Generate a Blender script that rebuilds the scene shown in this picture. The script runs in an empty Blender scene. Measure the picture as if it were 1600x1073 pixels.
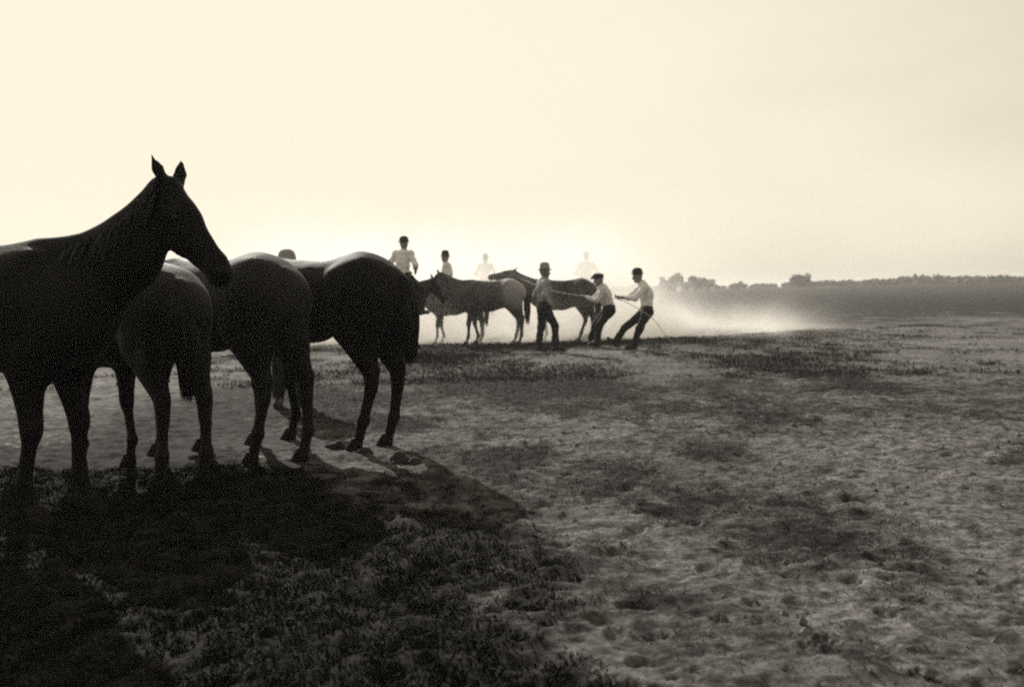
import bpy, math, random
import numpy as np
from mathutils import Matrix, Vector, Euler

# ------------------------------------------------------------------ camera, sky, sun
scene = bpy.context.scene
COL = scene.collection
R = math.radians
F_PX, CX, CY, CAM_H = 1400.0, 800.0, 536.5, 1.22
PITCH, ROLL = math.atan((536.5 - 457.0) / F_PX), R(-1.0)

cam_data = bpy.data.cameras.new("camera")
cam_data.sensor_width = 36.0
cam_data.lens = 36.0 * F_PX / 1600.0
cam_data.clip_start, cam_data.clip_end = 0.05, 6000.0
cam_data.dof.use_dof = True
cam_data.dof.focus_distance = 5.6
cam_data.dof.aperture_fstop = 2.4
cam = bpy.data.objects.new("camera", cam_data)
COL.objects.link(cam)
cam.matrix_world = (Matrix.Translation((0, 0, CAM_H)) @ Matrix.Rotation(R(90) - PITCH, 4, 'X')
                    @ Matrix.Rotation(ROLL, 4, 'Z'))
scene.camera = cam

SUN_AZ, SUN_EL = R(22), R(30)          # sun stands ahead of the camera, to the left
world = bpy.data.worlds.new("World")
scene.world = world
world.use_nodes = True
wn, wl = world.node_tree.nodes, world.node_tree.links
wn.clear()
sky = wn.new("ShaderNodeTexSky")
sky.sky_type = 'NISHITA'
sky.sun_disc = False
sky.sun_elevation = SUN_EL
sky.sun_rotation = -SUN_AZ
sky.dust_density = 3.0
sky.air_density = 1.0
bw = wn.new("ShaderNodeRGBToBW")                      # an old plate sees the sky without its blue
wl.new(sky.outputs[0], bw.inputs[0])
wtc = wn.new("ShaderNodeTexCoord")                    # thin veil of high cloud over the whole sky
wmp = wn.new("ShaderNodeMapping"); wmp.inputs['Scale'].default_value = (1.6, 1.6, 4.0)
wl.new(wtc.outputs['Generated'], wmp.inputs[0])
wnz = wn.new("ShaderNodeTexNoise"); wnz.inputs['Scale'].default_value = 1.7; wnz.inputs['Detail'].default_value = 6
wl.new(wmp.outputs[0], wnz.inputs['Vector'])
wmr = wn.new("ShaderNodeMapRange")
for _k, _v in zip(('From Min', 'From Max', 'To Min', 'To Max'), (0.3, 0.7, 0.72, 1.28)):
    wmr.inputs[_k].default_value = _v
wl.new(wnz.outputs['Fac'], wmr.inputs['Value'])
veil = wn.new("ShaderNodeMath"); veil.operation = 'MULTIPLY'
wl.new(bw.outputs[0], veil.inputs[0]); wl.new(wmr.outputs[0], veil.inputs[1])
ng = wn.new("ShaderNodeMath"); ng.operation = 'MULTIPLY'; ng.inputs[1].default_value = -0.38
wl.new(veil.outputs[0], ng.inputs[0])
ex = wn.new("ShaderNodeMath"); ex.operation = 'EXPONENT'     # the plate's shoulder: 1 - exp(-k v)
wl.new(ng.outputs[0], ex.inputs[0])
pw = wn.new("ShaderNodeMath"); pw.operation = 'SUBTRACT'; pw.inputs[0].default_value = 1.0
wl.new(ex.outputs[0], pw.inputs[1])
tint = wn.new("ShaderNodeVectorMath"); tint.operation = 'SCALE'
tint.inputs[0].default_value = (9.2, 8.3, 6.65)
wl.new(pw.outputs[0], tint.inputs['Scale'])
bg = wn.new("ShaderNodeBackground"); bg.inputs[1].default_value = 0.1
wl.new(tint.outputs[0], bg.inputs[0])
wo = wn.new("ShaderNodeOutputWorld")
wl.new(bg.outputs[0], wo.inputs[0])

sun_data = bpy.data.lights.new("sun", 'SUN')
sun_data.energy = 5.0
sun_data.angle = R(0.6)
sun_data.color = (1.0, 0.95, 0.86)
sun = bpy.data.objects.new("sun", sun_data)
COL.objects.link(sun)
sun_dir = Vector((-math.sin(SUN_AZ) * math.cos(SUN_EL), math.cos(SUN_AZ) * math.cos(SUN_EL), math.sin(SUN_EL)))
sun.rotation_euler = sun_dir.to_track_quat('Z', 'Y').to_euler()
sun.location = sun_dir * 60

vs = scene.view_settings
vs.view_transform, vs.look, vs.gamma, vs.use_curve_mapping = 'Standard', 'None', 1.0, False
vs.exposure = 0.12
scene.cycles.use_denoising = False
scene.cycles.volume_bounces = 3
scene.cycles.sample_clamp_indirect = 2.0
scene.cycles.max_bounces = 8
scene.cycles.volume_step_rate = 1.0
scene.cycles.volume_max_steps = 256
scene.render.film_transparent = False
scene.cycles.pixel_filter_type = 'BLACKMAN_HARRIS'
scene.cycles.filter_width = 2.0

rng = np.random.default_rng(7)
random.seed(7)

# ------------------------------------------------------------------ helpers
MW = np.array(cam.matrix_world)


def ray(px, py):
    d = MW[:3, :3] @ np.array([(px - CX) / F_PX, -(py - CY) / F_PX, -1.0])
    return d / d[1]


def ground_at(px, py):
    d = ray(px, py)
    t = -CAM_H / d[2]
    return np.array([d[0] * t, d[1] * t])


def at_depth(px, py, Y):
    d = ray(px, py)
    return np.array([d[0] * Y, Y, CAM_H + d[2] * Y])


def link(name, me, parent=None):
    o = bpy.data.objects.new(name, me)
    COL.objects.link(o)
    if parent is not None:
        o.parent = parent
    return o


def tag(o, label=None, category=None, group=None, kind=None):
    for k, v in (("label", label), ("category", category), ("group", group), ("kind", kind)):
        if v:
            o[k] = v
    return o


def empty(name, loc, rz=0.0, label=None, category=None, group=None, scale=1.0):
    o = bpy.data.objects.new(name, None)
    COL.objects.link(o)
    o.location = loc
    o.rotation_euler = (0, 0, rz)
    o.scale = (scale,) * 3
    return tag(o, label, category, group)


def mesh_np(name, verts, faces, mat=None, smooth=True):
    """verts (n,3); faces (m,k) integer array."""
    me = bpy.data.meshes.new(name)
    faces = np.asarray(faces)
    m, k = faces.shape
    me.vertices.add(len(verts))
    me.vertices.foreach_set("co", np.asarray(verts, np.float32).ravel())
    me.loops.add(m * k)
    me.loops.foreach_set("vertex_index", faces.astype(np.int32).ravel())
    me.polygons.add(m)
    me.polygons.foreach_set("loop_start", np.arange(0, m * k, k, dtype=np.int32))
    me.polygons.foreach_set("use_smooth", np.full(m, smooth))
    me.update(calc_edges=True)
    if mat:
        me.materials.append(mat)
    return me


# value noise, vectorised
_perm = rng.random((256, 256)).astype(np.float32)


def vnoise(x, y):
    xi, yi = np.floor(x).astype(int), np.floor(y).astype(int)
    fx, fy = x - xi, y - yi
    fx, fy = fx * fx * fx * (fx * (fx * 6 - 15) + 10), fy * fy * fy * (fy * (fy * 6 - 15) + 10)
    a, b = _perm[xi & 255, yi & 255], _perm[(xi + 1) & 255, yi & 255]
    c, d = _perm[xi & 255, (yi + 1) & 255], _perm[(xi + 1) & 255, (yi + 1) & 255]
    return (a * (1 - fx) + b * fx) * (1 - fy) + (c * (1 - fx) + d * fx) * fy


def fbm(x, y, octaves=4, gain=0.5):
    s, amp, tot = 0.0, 1.0, 0.0
    for i in range(octaves):
        s = s + amp * vnoise(x * 2 ** i + 17.3 * i, y * 2 ** i + 31.7 * i)
        tot += amp
        amp *= gain
    return s / tot


def sstep(a, b, x):
    t = np.clip((x - a) / (b - a), 0, 1)
    return t * t * (3 - 2 * t)


# ------------------------------------------------------------------ materials (warm greys of an old print)
SEP = np.array([1.0, 0.975, 0.965])


def tone(v):
    c = SEP * v
    return (float(c[0]), float(c[1]), float(c[2]), 1.0)


def mat_new(name):
    m = bpy.data.materials.new(name)
    m.use_nodes = True
    n = m.node_tree.nodes
    return m, n, m.node_tree.links, n["Principled BSDF"]


def simple_mat(name, v0, v1, scale=8.0, rough=0.7, bump=0.0, spec=0.3, stretch=(1, 1, 1), sheen=0.0):
    m, n, l, p = mat_new(name)
    tc = n.new("ShaderNodeTexCoord")
    mp = n.new("ShaderNodeMapping")
    mp.inputs['Scale'].default_value = stretch
    l.new(tc.outputs['Object'], mp.inputs[0])
    nz = n.new("ShaderNodeTexNoise")
    nz.inputs['Scale'].default_value = scale
    nz.inputs['Detail'].default_value = 6
    l.new(mp.outputs[0], nz.inputs['Vector'])
    cr = n.new("ShaderNodeValToRGB")
    cr.color_ramp.elements[0].position = 0.3
    cr.color_ramp.elements[1].position = 0.7
    cr.color_ramp.elements[0].color = tone(v0)
    cr.color_ramp.elements[1].color = tone(v1)
    l.new(nz.outputs['Fac'], cr.inputs[0])
    l.new(cr.outputs[0], p.inputs['Base Color'])
    p.inputs['Roughness'].default_value = rough
    p.inputs['Specular IOR Level'].default_value = spec
    if sheen:
        p.inputs['Sheen Weight'].default_value = sheen
        p.inputs['Sheen Roughness'].default_value = 0.4
    if bump:
        b = n.new("ShaderNodeBump")
        b.inputs['Strength'].default_value = bump
        b.inputs['Distance'].default_value = 0.02
        l.new(nz.outputs['Fac'], b.inputs['Height'])
        l.new(b.outputs[0], p.inputs['Normal'])
    return m


M = {}


def coat_mat(name, v0, v1, spec, sheen):
    m = simple_mat(name, v0, v1, 3.5, 0.6, 0, spec, sheen=sheen)
    n, l = m.node_tree.nodes, m.node_tree.links
    p = n["Principled BSDF"]
    tc = n.new("ShaderNodeTexCoord"); mp = n.new("ShaderNodeMapping"); mp.inputs['Scale'].default_value = (1.6, 1.6, .45)
    l.new(tc.outputs['Object'], mp.inputs[0])
    hz = n.new("ShaderNodeTexNoise"); hz.inputs['Scale'].default_value = 34; hz.inputs['Detail'].default_value = 5
    hz.inputs['Roughness'].default_value = .7
    l.new(mp.outputs[0], hz.inputs['Vector'])
    b = n.new("ShaderNodeBump"); b.inputs['Strength'].default_value = .35; b.inputs['Distance'].default_value = .012
    l.new(hz.outputs['Fac'], b.inputs['Height']); l.new(b.outputs[0], p.inputs['Normal'])
    mr = n.new("ShaderNodeMapRange")                        # dusty and damp patches of the coat
    mr.inputs['To Min'].default_value = .48; mr.inputs['To Max'].default_value = .78
    nz = n.new("ShaderNodeTexNoise"); nz.inputs['Scale'].default_value = 6; nz.inputs['Detail'].default_value = 4
    l.new(tc.outputs['Object'], nz.inputs['Vector']); l.new(nz.outputs['Fac'], mr.inputs['Value'])
    l.new(mr.outputs[0], p.inputs['Roughness'])
    return m


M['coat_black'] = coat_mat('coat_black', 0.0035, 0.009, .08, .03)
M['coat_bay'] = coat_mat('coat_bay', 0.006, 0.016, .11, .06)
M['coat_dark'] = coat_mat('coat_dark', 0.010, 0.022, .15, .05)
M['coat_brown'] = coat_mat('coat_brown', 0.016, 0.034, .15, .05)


def rump_coat():
    m = simple_mat('coat_roan', 0.035, 0.07, 4, 0.6, 0.05, 0.2)
    n, l = m.node_tree.nodes, m.node_tree.links
    p = n["Principled BSDF"]
    src = p.inputs['Base Color'].links[0].from_socket
    tc = n.new("ShaderNodeTexCoord"); sp = n.new("ShaderNodeSeparateXYZ"); l.new(tc.outputs['Object'], sp.inputs[0])
    nz = n.new("ShaderNodeTexNoise"); nz.inputs['Scale'].default_value = 4; l.new(tc.outputs['Object'], nz.inputs['Vector'])
    ad = n.new("ShaderNodeMath"); ad.operation = 'MULTIPLY_ADD'; ad.inputs[1].default_value = .5
    l.new(nz.outputs['Fac'], ad.inputs[0]); l.new(sp.outputs[0], ad.inputs[2])
    mr = n.new("ShaderNodeMapRange"); mr.inputs['From Min'].default_value = .12; mr.inputs['From Max'].default_value = -.22
    l.new(ad.outputs[0], mr.inputs['Value'])
    mz = n.new("ShaderNodeMapRange"); mz.inputs['From Min'].default_value = .75; mz.inputs['From Max'].default_value = 1.15
    l.new(sp.outputs[2], mz.inputs['Value'])
    mm = n.new("ShaderNodeMath"); mm.operation = 'MULTIPLY'; l.new(mr.outputs[0], mm.inputs[0]); l.new(mz.outputs[0], mm.inputs[1])
    mx = n.new("ShaderNodeMix"); mx.data_type = 'RGBA'; l.new(mm.outputs[0], mx.inputs[0]); l.new(src, mx.inputs[6])
    mx.inputs[7].default_value = tone(.30)
    l.new(mx.outputs[2], p.inputs['Base Color'])
    return m


M['coat_roan'] = rump_coat()
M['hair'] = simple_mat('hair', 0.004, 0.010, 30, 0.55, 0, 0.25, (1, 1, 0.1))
M['hoof'] = simple_mat('hoof', 0.008, 0.02, 20, 0.8, 0, .1)
M['eye'] = simple_mat('eye', 0.003, 0.006, 5, 0.35, 0, 0.2)
M['skin'] = simple_mat('skin', 0.16, 0.22, 15, 0.55)
M['shirt_white'] = simple_mat('shirt_white', 0.76, 0.86, 9, 0.85, 0.25)
M['shirt_grey'] = simple_mat('shirt_grey', 0.55, 0.68, 9, 0.85, 0.25)
M['shirt_striped'] = simple_mat('shirt_striped', 0.16, 0.42, 14, 0.85, 0.25, stretch=(3, 3, 0.35))
M['trousers'] = simple_mat('trousers', 0.006, 0.014, 9, 0.85, 0.2)
M['leather'] = simple_mat('leather', 0.012, 0.03, 15, 0.55)
M['hat_dark'] = simple_mat('hat_dark', 0.02, 0.035, 15, 0.8)
M['hat_felt'] = simple_mat('hat_felt', 0.26, 0.34, 15, 0.85)
M['rope'] = simple_mat('rope', 0.42, 0.58, 60, 0.9)
M['stone'] = simple_mat('stone', 0.35, 0.5, 20, 0.9, 0.4)
M['clod'] = simple_mat('clod', 0.02, 0.05, 30, 0.95, 0.6)
M['grass'] = simple_mat('grass', 0.02, 0.06, 2.2, 0.9, 0, .1)
M['weed'] = simple_mat('weed', 0.005, 0.016, 3.0, 0.9, 0, .08)  # near-black leaves; the tone also carries the left foreground's shade
M['far_leaf'] = simple_mat('far_leaf', 0.05, 0.13, 0.06, 0.9)
M['bark'] = simple_mat('bark', 0.06, 0.1, 1, 0.9)
M['white_boards'] = simple_mat('white_boards', 0.62, 0.76, 0.6, 0.8)
M['roof_grey'] = simple_mat('roof_grey', 0.16, 0.24, 0.6, 0.9)
M['window_dark'] = simple_mat('window_dark', 0.02, 0.03, 0.6, 0.2)


def ground_material():
    m, n, l, p = mat_new('pasture_soil')
    geo = n.new("ShaderNodeNewGeometry")
    at = n.new("ShaderNodeAttribute"); at.attribute_name = "turf"
    def noise(scale, detail, rough=0.6, stretch=(1, 1, 1)):
        mp = n.new("ShaderNodeMapping"); mp.inputs['Scale'].default_value = stretch
        l.new(geo.outputs['Position'], mp.inputs[0])
        z = n.new("ShaderNodeTexNoise")
        z.inputs['Scale'].default_value = scale; z.inputs['Detail'].default_value = detail
        z.inputs['Roughness'].default_value = rough
        l.new(mp.outputs[0], z.inputs['Vector'])
        return z
    n1 = noise(5.0, 9, 0.68)
    n2 = noise(26.0, 6, 0.7)
    n3 = noise(1.1, 5, 0.6)
    # turf and shade mask broken up by fine noise
    s1 = n.new("ShaderNodeMath"); s1.operation = 'SUBTRACT'; s1.inputs[1].default_value = 0.5
    l.new(n1.outputs['Fac'], s1.inputs[0])
    m1 = n.new("ShaderNodeMath"); m1.operation = 'MULTIPLY_ADD'; m1.inputs[1].default_value = 1.5
    l.new(s1.outputs[0], m1.inputs[0]); l.new(at.outputs['Fac'], m1.inputs[2])
    mr = n.new("ShaderNodeMapRange"); mr.interpolation_type = 'SMOOTHSTEP'
    mr.inputs['From Min'].default_value = 0.22; mr.inputs['From Max'].default_value = 0.80
    l.new(m1.outputs[0], mr.inputs['Value'])
    dirt = n.new("ShaderNodeValToRGB")
    dirt.color_ramp.elements[0].position = 0.3; dirt.color_ramp.elements[0].color = tone(0.10)
    dirt.color_ramp.elements[1].position = 0.66; dirt.color_ramp.elements[1].color = tone(0.42)
    l.new(n2.outputs['Fac'], dirt.inputs[0])
    dirt2 = n.new("ShaderNodeValToRGB")
    dirt2.color_ramp.elements[0].position = 0.3; dirt2.color_ramp.elements[0].color = (0.5, 0.5, 0.5, 1)
    dirt2.color_ramp.elements[1].position = 0.7; dirt2.color_ramp.elements[1].color = (1, 1, 1, 1)
    l.new(n3.outputs['Fac'], dirt2.inputs[0])
    mul = n.new("ShaderNodeMix"); mul.data_type = 'RGBA'; mul.blend_type = 'MULTIPLY'
    mul.inputs[0].default_value = 1.0
    l.new(dirt.outputs[0], mul.inputs[6]); l.new(dirt2.outputs[0], mul.inputs[7])
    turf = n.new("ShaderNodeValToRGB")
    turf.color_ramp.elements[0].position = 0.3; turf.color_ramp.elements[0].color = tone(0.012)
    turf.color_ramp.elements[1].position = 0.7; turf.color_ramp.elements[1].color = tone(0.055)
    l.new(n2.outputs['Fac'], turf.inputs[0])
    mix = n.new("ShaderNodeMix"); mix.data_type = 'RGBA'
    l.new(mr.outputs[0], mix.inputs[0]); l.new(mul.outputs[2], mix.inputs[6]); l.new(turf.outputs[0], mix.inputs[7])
    spk = n.new("ShaderNodeValToRGB")
    spk.color_ramp.elements[0].position = 0.36; spk.color_ramp.elements[0].color = (0.26, 0.26, 0.26, 1)
    spk.color_ramp.elements[1].position = 0.56; spk.color_ramp.elements[1].color = (1, 1, 1, 1)
    l.new(noise(9.0, 7, 0.65, (1, 1.25, 1)).outputs['Fac'], spk.inputs[0])
    big = n.new("ShaderNodeValToRGB")                        # broad patches, still readable far off
    big.color_ramp.elements[0].position = 0.36; big.color_ramp.elements[0].color = (0.55, 0.55, 0.55, 1)
    big.color_ramp.elements[1].position = 0.64; big.color_ramp.elements[1].color = (1, 1, 1, 1)
    l.new(noise(0.16, 8, 0.72).outputs['Fac'], big.inputs[0])
    mul3 = n.new("ShaderNodeMix"); mul3.data_type = 'RGBA'; mul3.blend_type = 'MULTIPLY'; mul3.inputs[0].default_value = 1.0
    l.new(spk.outputs[0], mul3.inputs[6]); l.new(big.outputs[0], mul3.inputs[7])
    mul2 = n.new("ShaderNodeMix"); mul2.data_type = 'RGBA'; mul2.blend_type = 'MULTIPLY'; mul2.inputs[0].default_value = 1.0
    l.new(mix.outputs[2], mul2.inputs[6]); l.new(mul3.outputs[2], mul2.inputs[7])
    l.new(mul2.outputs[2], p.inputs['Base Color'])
    p.inputs['Roughness'].default_value = 0.95
    p.inputs['Specular IOR Level'].default_value = 0.1
    add = n.new("ShaderNodeMath"); add.operation = 'MULTIPLY_ADD'; add.inputs[1].default_value = 0.35
    l.new(n2.outputs['Fac'], add.inputs[0]); l.new(n1.outputs['Fac'], add.inputs[2])
    b = n.new("ShaderNodeBump"); b.inputs['Strength'].default_value = 0.75; b.inputs['Distance'].default_value = 0.06
    l.new(add.outputs[0], b.inputs['Height'])
    l.new(b.outputs[0], p.inputs['Normal'])
    return m


M['ground'] = ground_material()

# ------------------------------------------------------------------ the ground
# turf patches, first two painted in place of shade between the near horses' legs: (px, py, half-width px, half-height px, strength)
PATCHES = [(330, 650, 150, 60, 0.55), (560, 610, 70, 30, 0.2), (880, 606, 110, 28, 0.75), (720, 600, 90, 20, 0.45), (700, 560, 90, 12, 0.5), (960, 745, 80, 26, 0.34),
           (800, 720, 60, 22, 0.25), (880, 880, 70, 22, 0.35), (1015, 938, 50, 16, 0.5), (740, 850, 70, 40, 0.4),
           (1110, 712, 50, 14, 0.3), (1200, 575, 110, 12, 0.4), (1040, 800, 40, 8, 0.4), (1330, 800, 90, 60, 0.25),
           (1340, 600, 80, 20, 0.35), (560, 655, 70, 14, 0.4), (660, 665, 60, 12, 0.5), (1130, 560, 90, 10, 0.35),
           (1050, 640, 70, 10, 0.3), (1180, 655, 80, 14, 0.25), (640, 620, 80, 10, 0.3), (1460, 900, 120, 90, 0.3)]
_pg = []
for (px, py, hw, hh, s) in PATCHES:
    c = ground_at(px, py)
    w = abs(ground_at(px + hw, py)[0] - c[0])
    h = (ground_at(px, py - hh)[1] - ground_at(px, py + hh)[1]) * 0.5
    _pg.append((c[0], c[1], w, h, s))


def bank(x, y):
    """low turf bank that runs across behind the walking man: 0..1"""
    yc = 19.0 + 0.03 * (x + 2) ** 2 * (x > -2) * 1.4
    wid = 0.55 + 0.08 * np.abs(x)
    along = sstep(-4.5, -2.5, x) * (1 - sstep(7.5, 10.0, x))
    return np.exp(-((y - yc) / wid) ** 2) * along


def turf_shade_mask(x, y):
    r = np.hypot(x, y)
    t = 0.55 * fbm(x * 0.35 + 3, y * 0.22 + 9, 4) + 0.95 * fbm(x * 1.6 + 5, y * 1.2, 5, .65) - 0.36
    for (cx, cy, w, h, s) in _pg:
        t = t + s * np.exp(-(((x - cx) / w) ** 2 + ((y - cy) / h) ** 2))
    t = t + 0.7 * bank(x, y)
    # weedy ground, its dark tone also painting the group's shade, left of the line that runs from the hooves towards the camera
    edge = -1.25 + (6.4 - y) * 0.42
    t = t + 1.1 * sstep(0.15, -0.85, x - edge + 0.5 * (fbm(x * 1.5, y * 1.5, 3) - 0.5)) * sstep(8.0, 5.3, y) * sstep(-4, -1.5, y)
    # grass of the far field
    t = t + 0.55 * sstep(22, 60, y + 0.25 * x + 26 * (fbm(x * .09 + 2, y * .05, 4, .6) - .5)) * sstep(0, 12, y)
    return np.clip(t, 0, 1.2)


def base_height(x, y):
    r = np.hypot(x, y)
    z = 0.10 * bank(x, y)
    z = z + 0.10 * (fbm(x * 0.11 + 40, y * 0.11 + 7, 2) - 0.5) * sstep(9, 30, r)
    z = z + sstep(70, 330, r) * (1.6 * sstep(0, 130, x) + 1.5 * (fbm(x * 0.006, y * 0.006, 2) - 0.5))
    return z


def fine_height(x, y, r):
    k = sstep(90, 12, r)
    f = 0.045 * (fbm(x * 2.1, y * 2.6, 3) - 0.5)
    f = f + 0.040 * (fbm(x * 5.0 + 9, y * 6.5, 3, 0.62) - 0.5)
    f = f + 0.036 * (fbm(x * 13 + 2, y * 15, 2, 0.6) - 0.5)
    f = f + 0.05 * turf_shade_mask(x, y) * (fbm(x * 9, y * 9, 2) - 0.3)
    return f * k * 0.8


FLAT = []          # (x, y, radius): trodden flat under hooves and boots


def height(x, y):
    x, y = np.asarray(x, float), np.asarray(y, float)
    r = np.hypot(x, y)
    f = fine_height(x, y, r)
    for (fx, fy, fr) in FLAT:
        f = f * sstep(fr * 0.5, fr, np.hypot(x - fx, y - fy))
    return base_height(x, y) + f


def h0(x, y):
    return float(base_height(np.array([x], float), np.array([y], float))[0])


# ------------------------------------------------------------------ organic shapes from blended tapered limbs
def V(*a):
    return np.array(a, float)


def cap(a, b, ra, rb=None, sq=1.0, ax=(0, 1, 0), k=0.03):
    return (np.asarray(a, float), np.asarray(b, float), ra, ra if rb is None else rb, sq, np.asarray(ax, float), k)


def ball(c, r, sq=1.0, ax=(0, 1, 0), k=0.03):
    return cap(c, c, r, r, sq, ax, k)


def chain(pts, k=0.03, ax=(0, 1, 0)):
    """pts: list of (point, radius, squash)"""
    return [cap(p[0], q[0], p[1], q[1], (p[2] + q[2]) / 2, ax, k) for p, q in zip(pts[:-1], pts[1:])]


def blend_mesh(name, prims, vox, mat=None, floor=None, relax=2):
    lo = np.min([np.minimum(p[0], p[1]) - max(p[2], p[3]) * max(1, p[4]) for p in prims], axis=0) - 3 * vox
    hi = np.max([np.maximum(p[0], p[1]) + max(p[2], p[3]) * max(1, p[4]) for p in prims], axis=0) + 3 * vox
    N = np.ceil((hi - lo) / vox).astype(int) + 1
    D = np.full(N, 1.0, np.float32)
    axs = [lo[i] + vox * np.arange(N[i]) for i in range(3)]
    for (a, b, ra, rb, sq, ax, k) in prims:
        rm = max(ra, rb) * max(1, sq) + k + 2 * vox
        i0 = np.maximum(((np.minimum(a, b) - rm - lo) / vox).astype(int), 0)
        i1 = np.minimum(((np.maximum(a, b) + rm - lo) / vox).astype(int) + 2, N)
        sl = tuple(slice(i0[i], i1[i]) for i in range(3))
        X = axs[0][sl[0]][:, None, None].astype(np.float32)
        Y = axs[1][sl[1]][None, :, None].astype(np.float32)
        Z = axs[2][sl[2]][None, None, :].astype(np.float32)
        ab = b - a
        L2 = float(ab @ ab)
        if L2 > 1e-10:
            t = np.clip(((X - a[0]) * ab[0] + (Y - a[1]) * ab[1] + (Z - a[2]) * ab[2]) / L2, 0, 1)
        else:
            t = np.zeros(1, np.float32)[:, None, None]
        vx, vy, vz = X - a[0] - t * ab[0], Y - a[1] - t * ab[1], Z - a[2] - t * ab[2]
        q = vx * vx + vy * vy + vz * vz
        if sq != 1.0:
            ax = ax / np.linalg.norm(ax)
            s = vx * ax[0] + vy * ax[1] + vz * ax[2]
            q = q + s * s * (1.0 / sq ** 2 - 1.0)
        d = np.sqrt(np.maximum(q, 0)) - (ra + (rb - ra) * t)
        c = D[sl]
        h = np.maximum(k - np.abs(c - d), 0) / k
        D[sl] = np.minimum(c, d) - h * h * k * 0.25
    if floor is not None:
        D = np.maximum(D, (floor - axs[2])[None, None, :].astype(np.float32))
    # surface nets
    ins = D < 0
    nx, ny, nz = N - 1
    acc = np.zeros((nx, ny, nz, 3), np.float32)
    cnt = np.zeros((nx, ny, nz), np.float32)
    for axis in range(3):
        o1, o2 = [i for i in range(3) if i != axis]
        for u in (0, 1):
            for w in (0, 1):
                s0 = [None] * 3
                s0[axis] = slice(0, N[axis] - 1)
                s0[o1] = slice(u, N[o1] - 1 + u)
                s0[o2] = slice(w, N[o2] - 1 + w)
                s1 = list(s0)
                s1[axis] = slice(1, N[axis])
                d0, d1 = D[tuple(s0)], D[tuple(s1)]
                m = (d0 < 0) != (d1 < 0)
                t = np.where(m, d0 / np.where(m, d0 - d1, 1), 0)
                acc[..., axis] += np.where(m, t, 0)
                acc[..., o1] += m * u
                acc[..., o2] += m * w
                cnt += m
    act = cnt > 0
    idx = np.full(act.shape, -1, np.int64)
    cells = np.argwhere(act)
    idx[act] = np.arange(len(cells))
    verts = lo + vox * (cells + acc[act] / cnt[act][:, None])
    quads = []
    for axis in range(3):
        o1, o2 = (axis + 1) % 3, (axis + 2) % 3
        s0 = [slice(1, N[i] - 1) for i in range(3)]
        s1 = [slice(1, N[i] - 1) for i in range(3)]
        s0[axis] = slice(0, N[axis] - 1)
        s1[axis] = slice(1, N[axis])
        i_0, i_1 = ins[tuple(s0)], ins[tuple(s1)]
        e = np.argwhere(i_0 != i_1)
        if not len(e):
            continue
        flip = i_0[tuple(e.T)]
        base = e.copy()
        for i in range(3):
            if i != axis:
                base[:, i] += 1
        def cell(du, dw):
            c = base.copy()
            c[:, o1] -= du
            c[:, o2] -= dw
            return idx[c[:, 0], c[:, 1], c[:, 2]]
        q = np.stack([cell(1, 1), cell(0, 1), cell(0, 0), cell(1, 0)], 1)
        q[~flip] = q[~flip][:, ::-1]
        quads.append(q)
    quads = np.concatenate(quads)
    quads = quads[(quads >= 0).all(1)]
    for _ in range(relax):
        s = np.zeros_like(verts)
        n = np.zeros(len(verts))
        for i in range(4):
            a, b = quads[:, i], quads[:, (i + 1) % 4]
            for ch in range(3):
                s[:, ch] += np.bincount(a, verts[b][:, ch], len(verts)) + np.bincount(b, verts[a][:, ch], len(verts))
            n += np.bincount(a, minlength=len(verts)) + np.bincount(b, minlength=len(verts))
        verts = verts * 0.5 + 0.5 * s / np.maximum(n, 1)[:, None]
    return mesh_np(name, verts, quads, mat)


def tube_mesh(name, pts, rad, mat, sides=8):
    pts = np.asarray(pts, float)
    n = len(pts)
    rad = np.broadcast_to(np.asarray(rad, float), (n,))
    tan = np.gradient(pts, axis=0)
    tan /= np.linalg.norm(tan, axis=1)[:, None] + 1e-9
    up = np.array([0.13, 0.21, 0.97])
    s = np.cross(tan, up)
    s /= np.linalg.norm(s, axis=1)[:, None] + 1e-9
    w = np.cross(s, tan)
    ang = np.arange(sides) / sides * 2 * np.pi
    ring = pts[:, None] + rad[:, None, None] * (np.cos(ang)[None, :, None] * s[:, None] + np.sin(ang)[None, :, None] * w[:, None])
    verts = ring.reshape(-1, 3)
    i = np.arange(n - 1)[:, None] * sides
    j = np.arange(sides)[None]
    q = np.stack([i + j, i + (j + 1) % sides, i + sides + (j + 1) % sides, i + sides + j], -1).reshape(-1, 4)
    return mesh_np(name, verts, q, mat)


def lathe_mesh(name, prof, mat, seg=28, ex=1.0, ey=1.0):
    prof = np.asarray(prof, float)
    a = np.arange(seg) / seg * 2 * np.pi
    v = np.stack([prof[:, None, 0] * np.cos(a) * ex, prof[:, None, 0] * np.sin(a) * ey,
                  np.broadcast_to(prof[:, None, 1], (len(prof), seg))], -1).reshape(-1, 3)
    i = np.arange(len(prof) - 1)[:, None] * seg
    j = np.arange(seg)[None]
    q = np.stack([i + j, i + (j + 1) % seg, i + seg + (j + 1) % seg, i + seg + j], -1).reshape(-1, 4)
    return mesh_np(name, v, q, mat)


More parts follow.
